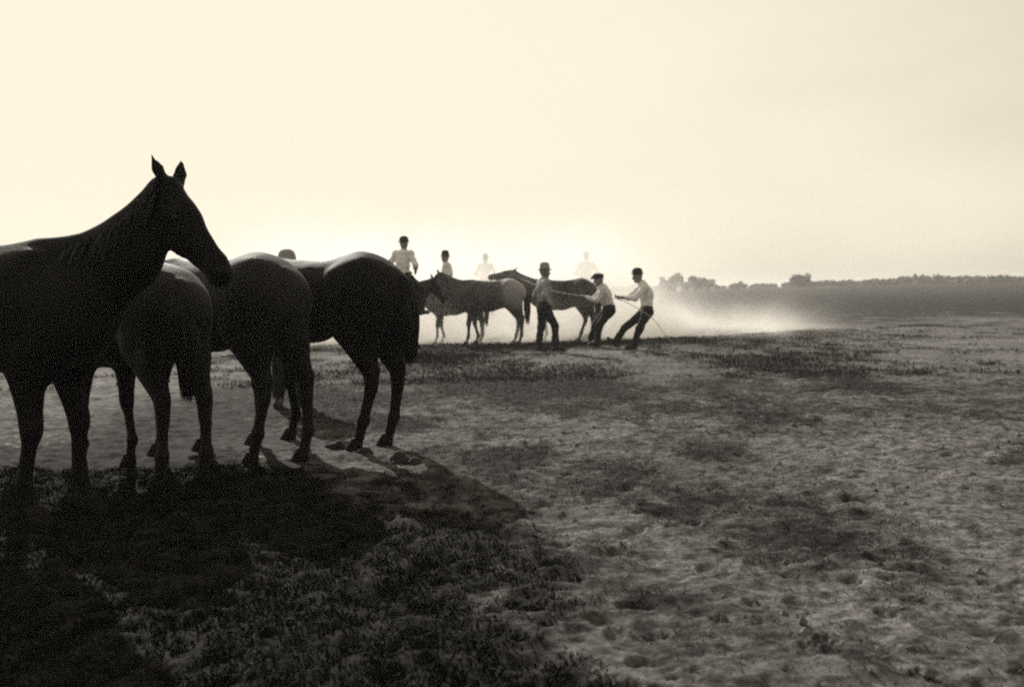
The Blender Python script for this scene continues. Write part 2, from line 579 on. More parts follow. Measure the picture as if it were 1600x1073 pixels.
def strands(name, paths, width, mat):
    """paths (m, n, 3): thin three-sided locks of hair, tapered at the tip"""
    m, n, _ = paths.shape
    tan = np.gradient(paths, axis=1)
    tan /= np.linalg.norm(tan, axis=2)[..., None] + 1e-9
    rnd = rng.normal(size=(m, 1, 3))
    s = np.cross(tan, np.broadcast_to(rnd, tan.shape))
    s /= np.linalg.norm(s, axis=2)[..., None] + 1e-9
    w = np.cross(tan, s)
    tap = np.interp(np.linspace(0, 1, n), [0, .15, .7, 1], [0.6, 1, 0.8, 0.08])[None, :, None] * np.asarray(width).reshape(-1, 1, 1)
    ring = np.stack([paths + tap * (math.cos(a) * s + 0.45 * math.sin(a) * w) for a in (0.5, 2.6, 4.7)], 2)
    verts = ring.reshape(-1, 3)
    base = (np.arange(m)[:, None] * n + np.arange(n - 1)[None]).reshape(-1) * 3
    q = np.concatenate([np.stack([base + i, base + (i + 1) % 3, base + 3 + (i + 1) % 3, base + 3 + i], 1) for i in range(3)])
    return mesh_np(name, verts, q, mat)


# ------------------------------------------------------------------ horses
def unit(v):
    v = np.asarray(v, float)
    return v / np.linalg.norm(v)


def make_horse(name, loc, heading, label, coat, vox=0.02, scale=1.0, neck_up=50, neck_yaw=0, neck_len=0.78,
               head_pitch=55, head_yaw=0, fore=(0, 0), hind=(0, 0), tail_side=0.0, tail_out=0.10, tail_len=0.95, tail_bulk=.8, tuck=0.0, group='horses',
               hair_n=1.0, ear_fwd=0.0, ear_out=.28, fore_lift=(0, 0)):
    root = empty(name, loc, R(heading), label, 'horse', group, scale)
    P = []
    # trunk
    P += chain([(V(.60, 0, 1.10), .235, .80), (V(.38, 0, 1.135), .335, .74), (V(.05, 0, 1.115 + .03 * tuck), .325 - .03 * tuck, .88),
                (V(-.24, 0, 1.16 + .065 * tuck), .285 - .057 * tuck, .92 + .16 * tuck), (V(-.47, 0, 1.225), .262, .95), (V(-.62, 0, 1.20), .20, 1.0)], 0.10)
    P += [cap((.52, 0, 1.36), (.22, 0, 1.35), .125, .10, .55, k=.12),                      # withers
          cap((.10, 0, 1.34), (-.40, 0, 1.40), .09, .10, .9, k=.12),                        # loin
          cap((-.40, 0, 1.42), (-.66, 0, 1.33), .085, .06, 1.0, k=.08)]                     # croup ridge
    for s_ in (1, -1):
        P += [ball((-.30, s_ * .205, 1.335), .055, k=.07), ball((-.72, s_ * .10, 1.16), .07, k=.07),      # points of hip and buttock
              cap((.46, s_ * .12, 1.40), (.60, s_ * .19, 1.06), .05, .06, .7, k=.05),                     # shoulder blade
              cap((.60, s_ * .19, 1.06), (.44, s_ * .20, .93), .06, .065, .8, k=.045),
              cap((.30, s_ * .20, 1.16), (.20, s_ * .22, .95), .12, .10, .55, k=.08)]
    # neck and head
    yw = R(neck_yaw)
    e = R(neck_up)
    N0 = V(.56, 0, 1.20)
    nd = V(math.cos(e) * math.cos(yw), math.cos(e) * math.sin(yw), math.sin(e))
    mid_d = unit(nd + V(.25, 0, -.05))
    Nm = N0 + mid_d * neck_len * 0.52
    poll = N0 + nd * neck_len
    hy = yw + R(head_yaw)
    hp = R(head_pitch)
    h = V(math.cos(hp) * math.cos(hy), math.cos(hp) * math.sin(hy), -math.sin(hp))
    n = V(-math.sin(hy), math.cos(hy), 0)
    u = np.cross(h, n)
    if u[2] > 0 and abs(hp) < R(80) or (u @ V(math.cos(hy), math.sin(hy), 0)) > 0.2:
        u = -u
    nax = unit(n + V(-math.sin(yw), math.cos(yw), 0))
    Q = lambda a, b, c=0.0: poll + a * h + b * u + c * n
    P += chain([(N0 + V(-.06, 0, -.06), .285, .62), (Nm, .185, .56), (Q(.02, .075), .118, .58)], 0.09, nax)
    P += [cap(N0 + V(-.1, 0, .20), Nm + unit(V(0, 0, 1) - nd * nd[2]) * .09, .09, .07, .6, nax, .10),
          cap(Nm + unit(V(0, 0, 1) - nd * nd[2]) * .09, Q(-.03, .03), .07, .06, .7, nax, .08)]   # crest
    P += [cap(Q(.00, .035), Q(.20, .05), .092, .092, .76, n, .05),
          cap(Q(.13, .135), Q(.25, .135), .098, .075, .50, n, .05),
          cap(Q(.15, .035), Q(.50, .058), .082, .056, .70, n, .05),
          cap(Q(.24, .145), Q(.50, .115), .058, .036, .62, n, .04),
          cap(Q(.50, .060), Q(.565, .075), .060, .056, .86, n, .04),
          cap(Q(.535, .125), Q(.565, .130), .036, .030, .90, n, .03)]
    for s in (1, -1):
        P += [ball(Q(.57, .045, s * .036), .022, k=.02), ball(Q(.165, .015, s * .066), .030, k=.03),
              cap(Q(.22, .075, s * .060), Q(.38, .075, s * .045), .018, .010, k=.03)]
        eb = Q(-.015, -.035, s * .055)
        ed = unit(-h * .80 - u * (.55 - ear_fwd) + n * s * ear_out)
        P += [cap(eb, eb + ed * .070, .036, .041, .55, unit(np.cross(ed, n)), .02),
              cap(eb + ed * .070, eb + ed * .150, .039, .009, .55, unit(np.cross(ed, n)), .015)]
    # legs
    hooves = []
    for s, dx, lift in ((1, fore[0], fore_lift[0]), (-1, fore[1], fore_lift[1])):
        y = s * .155
        E = V(.42 + .1 * dx, s * .155, .87)
        Ft = V(.435 + dx, y, .215 + lift)
        K = E + (Ft - E) * .55 + V(.035 + lift * .9, 0, 0)
        Pa = V(.475 + dx, y, .095 + lift)
        T = V(.515 + dx, y, 0.02 + lift)
        P += [cap((.60, s * .13, 1.16), (.46, s * .15, .92), .155, .12, .72, k=.10),
              cap((.62, s * .12, 1.02), (.50, s * .14, .84), .11, .09, .8, k=.08),
              cap(E, K, .100, .056, .85, k=.06), cap(E + V(-.05, 0, -.02), E + (K - E) * .5, .07, .05, .8, k=.05),
              cap(K + V(.005, 0, .03), K - V(0, 0, .035), .050, .046, .95, k=.03),
              cap(K, Ft, .042, .037, .82, k=.03), cap(K + V(-.03, 0, -.06), Ft + V(-.03, 0, .03), .018, .020, .8, k=.02),
              ball(Ft + V(-.008, 0, 0), .042, k=.025), cap(Ft, Pa, .034, .036, 1, k=.025)]
        hooves.append((Pa, T, y))
    for s, dx in ((1, hind[0]), (-1, hind[1])):
        y = s * .140
        S = V(-.42 + .24 * dx, s * .165, .96)
        H = V(-.700 + .62 * dx, y, .570)
        Ft = V(-.685 + dx, y, .235)
        Pa = V(-.645 + dx, y, .10)
        T = V(-.60 + dx, y, 0.02)
        P += [cap((-.46, s * .12, 1.25), S + V(-.01, 0, .05), .222, .140, .74, k=.10),
              cap((-.60, s * .115, 1.20), (-.60 + .3 * dx, s * .145, .88), .160, .115, .8, k=.09),
              cap(S, H + V(.02, 0, .06), .132, .070, .70, k=.08), cap((-.60 + .3 * dx, s * .145, .90), H + V(.0, 0, .10), .115, .045, .7, k=.06),
              cap(H + V(-.040, 0, .060), H + V(.0, 0, .01), .032, .054, .8, k=.035),
              cap(H + V(.005, 0, .02), H + V(.010, 0, -.09), .060, .050, .8, k=.03),
              cap(H + V(.004, 0, -.05), Ft, .048, .040, .80, k=.03), ball(Ft + V(-.008, 0, 0), .048, k=.025),
              cap(H + V(-.03, 0, -.05), Ft + V(-.032, 0, .03), .020, .022, .8, k=.02),
              cap(Ft, Pa, .040, .041, 1, k=.025)]
        hooves.append((Pa, T, y))
    body = blend_mesh('body', P, vox, coat, floor=0.03)
    link('body', body, root)
    for (Pa, T, y) in hooves:                                   # hooves
        prof = [(0.0, .105), (.038, .105), (.044, .095), (.064, .004), (.060, 0), (0, 0)]
        me = lathe_mesh('hoof', prof, M['hoof'], 16, 1.12, 0.98)
        o = link('hoof', me, root)
        o.location = (T[0] + .012, y, max(0.0, T[2] - .02))
        v = np.empty(len(me.vertices) * 3, np.float32)
        me.vertices.foreach_get("co", v)
        v = v.reshape(-1, 3)
        v[:, 0] -= v[:, 2] * 0.42                               # sloping wall
        me.vertices.foreach_set("co", v.ravel())
    for s in (1, -1):
        o = link('eye', EYE, root)
        o.location = Q(.185, .032, s * .074)
    # mane
    m = int(240 * hair_n)
    t = rng.random(m)
    side = V(-math.sin(yw), math.cos(yw), 0)
    up = unit(V(0, 0, 1) - nd * nd[2])
    c0, c1, c2 = N0 + V(-.12, 0, .26), Nm + up * .155, Q(-.06, -.02)
    bez = ((1 - t) ** 2)[:, None] * c0 + (2 * t * (1 - t))[:, None] * (2 * c1 - .5 * c0 - .5 * c2) + (t ** 2)[:, None] * c2
    sd = np.where(rng.random(m) < 0.9, -1, 1)[:, None] * side
    ln = (.16 + .12 * rng.random(m))[:, None]
    back = -V(math.cos(yw), math.sin(yw), 0) * .25
    tt = np.linspace(0, 1, 7)[None, :, None]
    off = sd[:, None] * (0.16 * np.sqrt(tt) + .02 * tt) * 0.62 + V(0, 0, -1) * ln[:, None] * tt ** 1.3 + V(0, 0, .02) * np.sin(tt * 3.1)
    off = off + back * ln[:, None] * tt + rng.normal(size=(m, 1, 3)) * .016 * tt
    link('mane', strands('mane', bez[:, None] + off, .011 + .006 * rng.random(m), M['hair']), root)
    # tail
    m = int(420 * hair_n)
    dock = V(-.70, 0, 1.355)
    a = rng.random(m) * 2 * np.pi
    rr = np.sqrt(rng.random(m))
    L = tail_len * (0.72 + .28 * rng.random(m))
    tt = np.linspace(0, 1, 10)[None, :]
    bulge = tail_bulk * (.028 + .062 * np.sin(np.clip(tt * 1.25, 0, 1) * np.pi * .62) ** 1.2) * np.interp(tt, [0, .6, 1], [1, 1, .55])
    xx = dock[0] - tail_out * np.sin(np.clip(tt * 2.6, 0, 1) * np.pi / 2) - .05 * tt + .06 * np.maximum(tt - .5, 0)
    z = dock[2] + .02 * np.sin(tt * 8).clip(0) * (tt < .3) - L[:, None] * np.maximum(tt - .04, 0) ** 1.05
    px = xx + (np.cos(a) * rr)[:, None] * bulge + rng.normal(size=(m, 1)) * .012 * tt
    py = (np.sin(a) * rr)[:, None] * bulge * 1.05 + tail_side * tt ** 1.4 + rng.normal(size=(m, 1)) * .012 * tt
    link('tail', strands('tail', np.stack([px, py, np.broadcast_to(z, px.shape)], -1), .010 + .006 * rng.random(m), M['hair']), root)
    return root


EYE = lathe_mesh('eye', [(0.0005, -.024), (.017, -.017), (.024, 0), (.017, .017), (.0005, .024)], M['eye'], 12)


def local_to_world(root, p):
    c, s = math.cos(root.rotation_euler[2]), math.sin(root.rotation_euler[2])
    k = root.scale[0]
    return V(root.location[0] + k * (c * p[0] - s * p[1]), root.location[1] + k * (s * p[0] + c * p[1]), root.location[2] + k * p[2])


# ------------------------------------------------------------------ people
def hand_prims(W, d, palm_n, curl=0.9, side=1):
    """W wrist, d direction of the hand, palm_n palm normal; five separate curled fingers"""
    d, palm_n = unit(d), unit(palm_n)
    w = np.cross(palm_n, d)
    out = [cap(W, W + d * .085, .026, .036, .55, palm_n, .02)]
    for i, (o, ln) in enumerate(((-.030, .070), (-.010, .080), (.011, .076), (.031, .060))):
        b0 = W + d * .088 + w * o
        d1 = unit(d * math.cos(curl * .5) + palm_n * math.sin(curl * .5))
        d2 = unit(d * math.cos(curl * 1.3) + palm_n * math.sin(curl * 1.3))
        b1 = b0 + d1 * ln * .5
        out += [cap(b0, b1, .0105, .0095, k=.008), cap(b1, b1 + d2 * ln * .5, .0095, .008, k=.008)]
    t0 = W + d * .03 + w * (-.03 * side)
    t1 = t0 + unit(d * .7 + w * (-.6 * side) + palm_n * .4) * .045
    out += [cap(t0, t1, .014, .012, k=.012), cap(t1, t1 + unit(d + palm_n * .7) * .032, .0115, .009, k=.008)]
    return out


def make_person(loc, heading, label, J, shirt, hat_mat, hat='brim', vox=0.012, group='men', face=0.0, belt=True, hat_tilt=0.0):
    """J: joints in local space (x forward, y left, z up)"""
    root = empty('person', loc, R(heading), label, 'person', group)
    J = {k: np.asarray(v, float) for k, v in J.items()}
    Hd, Nk, Ch, Pv = J['head'], J['neck'], J['chest'], J['pelvis']
    fy = R(face)
    tilt = J.get('look', V(1, 0, 0))
    f = unit(V(math.cos(fy), math.sin(fy), 0) * 1.0 + V(0, 0, tilt[2] if 'look' in J else 0))
    sd = unit(np.cross(V(0, 0, 1), f))
    up = np.cross(f, sd)
    B = [cap(Hd + up * .025 - f * .012, Hd + up * .035 + f * .010, .094, .090, .86, sd, .03),      # skull
         cap(Hd + f * .03 - up * .015, Hd + f * .045 - up * .085, .070, .042, .92, sd, .03),        # face and jaw
         cap(Hd + f * .088 + up * .01, Hd + f * .112 - up * .028, .011, .016, 1, sd, .014),         # nose
         cap(Hd + f * .084 - up * .062 + sd * .018, Hd + f * .084 - up * .062 - sd * .018, .010, .010, 1, sd, .008),  # mouth
         cap(Nk - up * .03, Hd - up * .05 - f * .01, .060, .056, 1, sd, .03)]
    for s in (1, -1):
        B += [ball(Hd + f * .082 + up * .012 + sd * s * .034, .014, k=.008),
              cap(Hd + sd * s * .082 - up * .03, Hd + sd * s * .088 + up * .02 - f * .01, .012, .017, .6, sd, .01)]
    B += [cap(Ch, Pv, .12, .11, 1.25, V(0, 1, 0), .05)]
    shirtP = [cap(Nk - (Nk - Ch) * .25, Ch, .105, .132, 1.25, J.get('side', V(0, 1, 0)), .06),
              cap(Ch, Pv + (Ch - Pv) * .2, .135, .128, 1.20, J.get('side', V(0, 1, 0)), .07),
              cap(Nk, Nk - (Nk - Ch) * .1, .066, .08, 1.1, V(0, 1, 0), .04),
              cap(J['shl'], J['shr'], .078, .078, k=.06)]
    trouP = [cap(Pv + (Ch - Pv) * .22, Pv, .128, .136, 1.15, J.get('side', V(0, 1, 0)), .05),
             cap(J['hipl'], J['hipr'], .118, .118, k=.05)]
    for sfx, s in (('l', 1), ('r', -1)):
        sh, el, wr = J['sh' + sfx], J['el' + sfx], J['wr' + sfx]
        hp, kn, an, to = J['hip' + sfx], J['kn' + sfx], J['an' + sfx], J['to' + sfx]
        B += [cap(sh, el, .045, .038, k=.03), cap(el, wr, .038, .026, k=.02), cap(Ch, sh, .07, .05, k=.04),
              cap(hp, kn, .07, .05, k=.04), cap(kn, an, .05, .035, k=.03), cap(Pv, hp, .09, .08, k=.04),
              cap(an, to, .035, .03, k=.02)]
        hd = unit(wr - el) + J.get('handdir' + sfx, V(0, 0, 0))
        B += hand_prims(wr, hd, J.get('palm' + sfx, V(0, -s, 0)), J.get('curl', 0.8), s)
        cuff = el + (wr - el) * J.get('sleeve', 0.9)
        shirtP += [cap(sh, el, .074, .058, k=.05), cap(el, cuff, .057, .044, k=.03), ball(el, .060, k=.03)]
        trouP += [cap(hp, kn, .105, .080, k=.06), cap(kn, an + (kn - an) * .10, .078, .062, k=.04),
                  cap(kn + (an - kn) * .55, an + (kn - an) * .08, .066, .068, k=.03)]
        # boot
        bd = unit(to - an - V(0, 0, (to - an)[2]) * .0)
        heel = an - unit(V(bd[0], bd[1], 0)) * .035 + V(0, 0, -.055)
        sole = J.get('sole' + sfx, to)
        bp = [cap(an + (kn - an) * .18, an, .048, .048, k=.03), cap(an, heel, .046, .040, k=.03),
              cap(heel, to, .040, .036, 1.05, k=.03), cap(an, to, .045, .036, k=.03)]
        link('boot', blend_mesh('boot', bp, vox, M['leather'], floor=0.0), root)
    link('body', blend_mesh('body', B, vox, M['skin']), root)
    link('shirt', blend_mesh('shirt', shirtP, vox, shirt), root)
    link('trousers', blend_mesh('trousers', trouP, vox, M['trousers'], floor=0.0), root)
    for nm in ('shirt', 'trousers'):                        # folds in the cloth
        ob = [c for c in root.children if c.name.split('.')[0] == nm][0]
        me = ob.data
        n = len(me.vertices)
        co = np.empty(n * 3, np.float32); me.vertices.foreach_get("co", co); co = co.reshape(-1, 3)
        no = np.empty(n * 3, np.float32); me.vertices.foreach_get("normal", no); no = no.reshape(-1, 3)
        w = fbm(co[:, 2] * 16 + co[:, 0] * 6 + 50, co[:, 1] * 9 + co[:, 0] * 7, 3) - .5
        me.vertices.foreach_set("co", (co + no * (w * .030)[:, None]).ravel())
        me.update()
    if hat == 'brim':
        prof = [(0.001, .158), (.050, .160), (.080, .150), (.094, .12), (.104, .02), (.110, .004), (.142, .006),
                (.146, 0), (.142, -.005), (.10, -.006), (.096, -.004)]
    elif hat == 'bowler':
        prof = [(0.001, .135), (.05, .130), (.088, .105), (.106, .055), (.110, .008), (.134, .010), (.140, .003), (.10, -.004), (.096, -.004)]
    else:
        prof = [(0.001, .105), (.06, .100), (.108, .076), (.114, .05), (.106, .02), (.100, -.01), (.096, -.01)]
    hme = lathe_mesh('hat', prof, hat_mat, 28, 1.06, 0.93)
    v = np.empty(len(hme.vertices) * 3, np.float32); hme.vertices.foreach_get("co", v); v = v.reshape(-1, 3)
    if hat == 'brim':
        top = v[:, 2] > .09
        v[:, 2] -= np.where(top, .020 * np.exp(-(v[:, 1] / .028) ** 2), 0)      # crease
        brim = np.hypot(v[:, 0], v[:, 1]) > .125
        v[:, 2] += np.where(brim, .022 * np.abs(v[:, 1]) / .16 - .012 * np.abs(v[:, 0]) / .16, 0)
    elif hat == 'cap':
        fr = (v[:, 0] > .07) & (v[:, 2] < .03)
        v[:, 0] += np.where(fr, .055, 0); v[:, 2] -= np.where(fr, .012, 0)
    hme.vertices.foreach_set("co", v.ravel()); hme.update()
    ho = link('hat', hme, root)
    ho.location = Hd + up * .058
    ho.rotation_euler = (0, R(hat_tilt), math.atan2(f[1], f[0]))
    if hat == 'brim':
        bm = lathe_mesh('hat_band', [(.1075, .004), (.1085, .008), (.1045, .034), (.099, .034)], M['hat_dark'], 24, 1.06, 0.93)
        bo = link('hat_band', bm, ho)
    if belt:
        c = Pv + (Ch - Pv) * .22
    return root


def make_saddle(root_horse, label):
    P = [cap((.42, 0, 1.475), (.06, 0, 1.43), .075, .085, 2.0, k=.06), cap((.40, .10, 1.44), (.38, .30, 1.02), .05, .05, .5, k=.05),
         cap((.40, -.10, 1.44), (.38, -.30, 1.02), .05, .05, .5, k=.05), cap((.0, .12, 1.50), (0, -.12, 1.50), .05, .05, k=.04),
         cap((.44, 0, 1.50), (.47, 0, 1.60), .028, .03, k=.04), cap((.22, .24, 1.30), (.22, .33, .98), .09, .06, .3, k=.05),
         cap((.22, -.24, 1.30), (.22, -.33, .98), .09, .06, .3, k=.05)]
    o = link('saddle', blend_mesh('saddle', P, .022, M['leather']))
    o.location, o.rotation_euler, o.scale = root_horse.location, root_horse.rotation_euler, root_horse.scale
    return tag(o, label, 'saddle', 'saddles')


def rider_pose(hand_fwd=.42, lean=0.0):
    """origin at the ground below the horse's middle; seat over local x = .20"""
    return dict(pelvis=(.20, 0, 1.60), chest=(.22 + lean, 0, 1.98), neck=(.24 + lean * 1.4, 0, 2.16), head=(.26 + lean * 1.6, 0, 2.31),
                shl=(.22 + lean, .19, 2.11), shr=(.22 + lean, -.19, 2.11),
                ell=(.16 + lean, .34, 1.86), elr=(.16 + lean, -.36, 1.86),
                wrl=(.20 + hand_fwd - .14, .12, 1.74), wrr=(.20 + hand_fwd - .14, -.14, 1.72),
                hipl=(.20, .13, 1.57), hipr=(.20, -.13, 1.57), knl=(.46, .36, 1.28), knr=(.46, -.36, 1.28),
                anl=(.32, .38, .86), anr=(.32, -.38, .86), tol=(.52, .42, .82), tor=(.52, -.42, .82), side=V(0, 1, 0), sleeve=.92)


# ---- placements
def spot(px, Y):
    return ray(px, 500)[0] * Y


# near group
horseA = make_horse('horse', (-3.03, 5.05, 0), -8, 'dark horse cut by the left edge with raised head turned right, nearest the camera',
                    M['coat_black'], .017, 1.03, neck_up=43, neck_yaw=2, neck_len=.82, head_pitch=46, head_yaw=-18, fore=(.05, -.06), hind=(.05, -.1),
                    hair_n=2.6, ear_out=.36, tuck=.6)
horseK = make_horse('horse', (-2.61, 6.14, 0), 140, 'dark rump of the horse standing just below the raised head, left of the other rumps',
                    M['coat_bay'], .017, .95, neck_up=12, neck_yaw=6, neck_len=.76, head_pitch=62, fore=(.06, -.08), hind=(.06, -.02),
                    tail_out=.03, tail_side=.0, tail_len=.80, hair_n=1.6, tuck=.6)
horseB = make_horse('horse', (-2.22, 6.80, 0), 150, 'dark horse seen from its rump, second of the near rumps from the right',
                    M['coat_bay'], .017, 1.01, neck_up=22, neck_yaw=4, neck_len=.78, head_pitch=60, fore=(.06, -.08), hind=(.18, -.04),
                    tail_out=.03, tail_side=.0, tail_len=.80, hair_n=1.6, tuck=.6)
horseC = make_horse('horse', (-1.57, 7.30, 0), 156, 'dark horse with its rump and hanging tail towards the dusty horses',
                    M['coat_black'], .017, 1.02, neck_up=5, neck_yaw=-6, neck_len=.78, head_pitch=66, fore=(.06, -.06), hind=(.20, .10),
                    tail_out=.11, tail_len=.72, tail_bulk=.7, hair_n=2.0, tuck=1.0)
# horses in the dust
xr, yr = spot(632, 18.6), 18.6
hd = R(62)
H1 = make_horse('horse', (xr - .2 * math.cos(hd), yr - .2 * math.sin(hd), 0), 62, 'dark horse ridden by the white-shirted rider, half hidden behind a rump',
                M['coat_dark'], .026, .945, neck_up=26, neck_yaw=-12, neck_len=.74, head_pitch=48, hair_n=.6, group='horses in the dust')
D = make_horse('horse', (.44 - .90, 20.7, 0), 178, 'grey-rumped horse side-on in the dust left of the walking man',
               M['coat_roan'], .026, 1.0, neck_up=34, neck_len=.76, head_pitch=62, fore=(.10, -.10), hind=(.0, .12), hair_n=.6,
               group='horses in the dust')
G = make_horse('horse', (spot(936, 21.5) - .84, 21.5, 0), 181, 'dark horse behind the walking man with neck and head stretched out level',
               M['coat_brown'], .026, 1.0, neck_up=38, neck_len=.82, head_pitch=4, fore=(.18, -.02), hind=(.02, .26), hair_n=.6,
               group='horses in the dust', ear_fwd=.1)
xe = spot(700, 21.5)
Eh = make_horse('horse', (xe + .2, 21.5, 0), 188, 'faint dark horse carrying the leftmost of the dust-hidden riders',
                M['coat_dark'], .03, .89, neck_up=40, neck_len=.74, head_pitch=60, hair_n=.4, fore=(.1, -.1), group='horses in the dust')
xf = spot(757, 30.0)
Fh = make_horse('horse', (xf, 29.8, 0), 75, 'very faint horse deep in the dust under the palest rider',
                M['coat_brown'], .03, 1.0, neck_up=30, neck_len=.74, head_pitch=60, hair_n=.4, group='horses in the dust')
xi_ = spot(916, 28.0)
Ih = make_horse('horse', (xi_, 27.8, 0), 84, 'very faint horse deep in the dust beyond the stretched-out horse',
                M['coat_brown'], .03, .98, neck_up=35, neck_len=.74, head_pitch=60, hair_n=.4, group='horses in the dust')
Jh = make_horse('horse', (spot(520, 25.0), 25.0, 0), 182, 'dusty horse whose faint legs show under the belly of the rightmost near horse',
                M['coat_dark'], .03, .98, neck_up=5, neck_len=.74, head_pitch=60, hair_n=.4, fore=(.06, -.12), hind=(.1, -.1), group='horses in the dust')
for hz in (horseA, horseK, horseB, horseC, H1, D, G, Eh, Fh, Ih, Jh):
    hz.location[2] = h0(hz.location[0], hz.location[1]) - .004
    for lx in (.5, -.62):
        p = local_to_world(hz, (lx, 0, 0))
        FLAT.append((p[0], p[1], .36))


def mount(horse, label, shirt, hat_mat, hat, vox, group, lean=0.0, hand=.42):
    s = make_saddle(horse, 'saddle under the ' + label[1])
    p = make_person(horse.location, math.degrees(horse.rotation_euler[2]), label[0], rider_pose(hand, lean), shirt, hat_mat, hat, vox, group)
    p.scale = horse.scale
    return p


mount(H1, ('mounted person in pale shirt and dark hat seen from behind', 'pale-shirted rider nearest the standing dark rumps'),
      M['shirt_white'], M['hat_dark'], 'bowler', .013, 'riders')
mount(Eh, ('faint mounted person in the dust, just right of the sharper rider', 'leftmost faint rider in the dust'),
      M['shirt_grey'], M['hat_dark'], 'brim', .02, 'riders')
mount(Fh, ('palest mounted person, almost lost in dust above the grey-rumped horse', 'palest rider in the middle of the dust'),
      M['shirt_white'], M['hat_felt'], 'brim', .02, 'riders')
mount(Ih, ('faint mounted person in the dust above the rump of the stretched-out horse', 'faint rider beyond the stretched-out horse'),
      M['shirt_grey'], M['hat_felt'], 'brim', .02, 'riders')

# person behind the near horses: only a hat above the backs and the boots between the legs
g = ground_at(455, 634)
stand = dict(pelvis=(0, 0, .90), chest=(.01, 0, 1.25), neck=(.01, 0, 1.42), head=(.03, 0, 1.55), shl=(0, .19, 1.37), shr=(0, -.19, 1.37),
             ell=(-.03, .25, 1.10), elr=(-.03, -.25, 1.10), wrl=(.06, .22, .88), wrr=(.06, -.22, .88), hipl=(0, .10, .86), hipr=(0, -.10, .86),
             knl=(.03, .12, .47), knr=(.0, -.12, .47), anl=(0, .13, .09), anr=(-.04, -.13, .09), tol=(.17, .16, .035), tor=(.13, -.17, .035))
make_person((g[0], g[1], h0(*g)), -70, 'person hidden behind the near horses, only hat top and boots showing', stand, M['shirt_grey'], M['hat_felt'], 'bowler', .014, 'men on foot')
FLAT.append((g[0], g[1], .5))

# walking man
g1 = np.array([spot(850, 18.3), 18.3])
walk = dict(pelvis=(0, 0, .93), chest=(.01, 0, 1.27), neck=(.02, 0, 1.45), head=(.03, 0, 1.595), shl=(0, .19, 1.39), shr=(.02, -.19, 1.39),
            ell=(-.10, .27, 1.14), elr=(-.06, -.28, 1.13), wrl=(.05, .27, .93), wrr=(.10, -.25, .94), hipl=(0, .10, .89), hipr=(0, -.10, .89),
            knl=(-.03, .11, .49), knr=(.20, -.11, .50), anl=(-.10, .11, .09), anr=(.20, -.12, .10), tol=(.07, .13, .035), tor=(.37, -.13, .045))
make_person((g1[0], g1[1], h0(*g1)), 14, 'walking person in striped shirt, dark trousers and brimmed hat', walk,
            M['shirt_striped'], M['hat_felt'], 'brim', .012, 'men on foot', face=-20)
FLAT.append((g1[0], g1[1], .5))

# two men leaning back on the rope (local x = towards the rope, i.e. to the left)
d3 = 18.6
g3 = np.array([spot(985, d3), d3])
lean3 = dict(pelvis=(-.35, 0, .79), chest=(-.34, 0, 1.13), neck=(-.24, 0, 1.36), head=(-.16, 0, 1.49), shl=(-.27, .20, 1.27), shr=(-.25, -.20, 1.28),
             ell=(-.06, .24, 1.05), elr=(-.02, -.24, 1.06), wrl=(.17, .10, 1.06), wrr=(.22, -.06, 1.08), hipl=(-.34, .10, .76), hipr=(-.33, -.10, .76),
             knl=(-.16, .14, .42), knr=(.10, -.13, .43), anl=(-.04, .15, .085), anr=(.31, -.14, .13), tol=(.12, .17, .035), tor=(.44, -.16, .21),
             look=V(0, 0, -.12), side=V(0, 1, 0), palml=V(0, -.6, .6), palmr=V(0, .6, .6), curl=1.3, sleeve=.62)
make_person((g3[0], g3[1], h0(*g3)), 183, 'rightmost person in white shirt leaning back hard on the rope', lean3,
            M['shirt_white'], M['hat_dark'], 'bowler', .012, 'men on foot', face=-12)
FLAT.append((g3[0] - .1, g3[1], .6))
d2 = 19.1
g2 = np.array([spot(934, d2), d2])
lean2 = dict(pelvis=(-.25, 0, .77), chest=(-.16, 0, 1.06), neck=(-.11, 0, 1.25), head=(-.03, 0, 1.375), shl=(-.13, .19, 1.17), shr=(-.11, -.19, 1.17),
             ell=(.04, .24, .96), elr=(.06, -.24, .98), wrl=(.24, .08, 1.02), wrr=(.29, -.06, 1.04), hipl=(-.24, .10, .74), hipr=(-.23, -.10, .74),
             knl=(-.02, .14, .43), knr=(.04, -.13, .44), anl=(.04, .15, .085), anr=(.15, -.14, .085), tol=(.20, .17, .035), tor=(.31, -.16, .035),
             look=V(0, 0, -.15), palml=V(0, -.6, .6), palmr=V(0, .6, .6), curl=1.3, sleeve=.85)
make_person((g2[0], g2[1], h0(*g2)), 180, 'crouching person in pale shirt hauling the rope, nearer the horses', lean2,
            M['shirt_grey'], M['hat_dark'], 'cap', .012, 'men on foot', face=-15)
FLAT.append((g2[0], g2[1], .6))


def w_from(g, heading, p):
    c, s = math.cos(R(heading)), math.sin(R(heading))
    return V(g[0] + c * p[0] - s * p[1], g[1] + s * p[0] + c * p[1], h0(*g) + p[2])


# rope from the stretched-out horse's neck through the hands to the ground on the right
neck_pt = local_to_world(G, (1.12, -.06, 1.62))
rp = [neck_pt, neck_pt * .55 + w_from(g2, 180, (.4, 0, 1.08)) * .45 + V(0, -.25, -.10), w_from(g2, 180, (.36, .02, 1.06)), w_from(g2, 180, (.10, .0, 1.02)),
      w_from(g3, 183, (.42, .03, 1.05)), w_from(g3, 183, (.27, .02, 1.04)), w_from(g3, 183, (.02, .20, .92)), w_from(g3, 183, (-.42, .26, .62)),
      w_from(g3, 183, (-.72, .28, .22)), w_from(g3, 183, (-1.0, .33, .02)), w_from(g3, 183, (-1.6, .45, .015)), w_from(g3, 183, (-2.1, .30, .015))]
rp = np.array(rp)
tt = np.linspace(0, len(rp) - 1, 160)


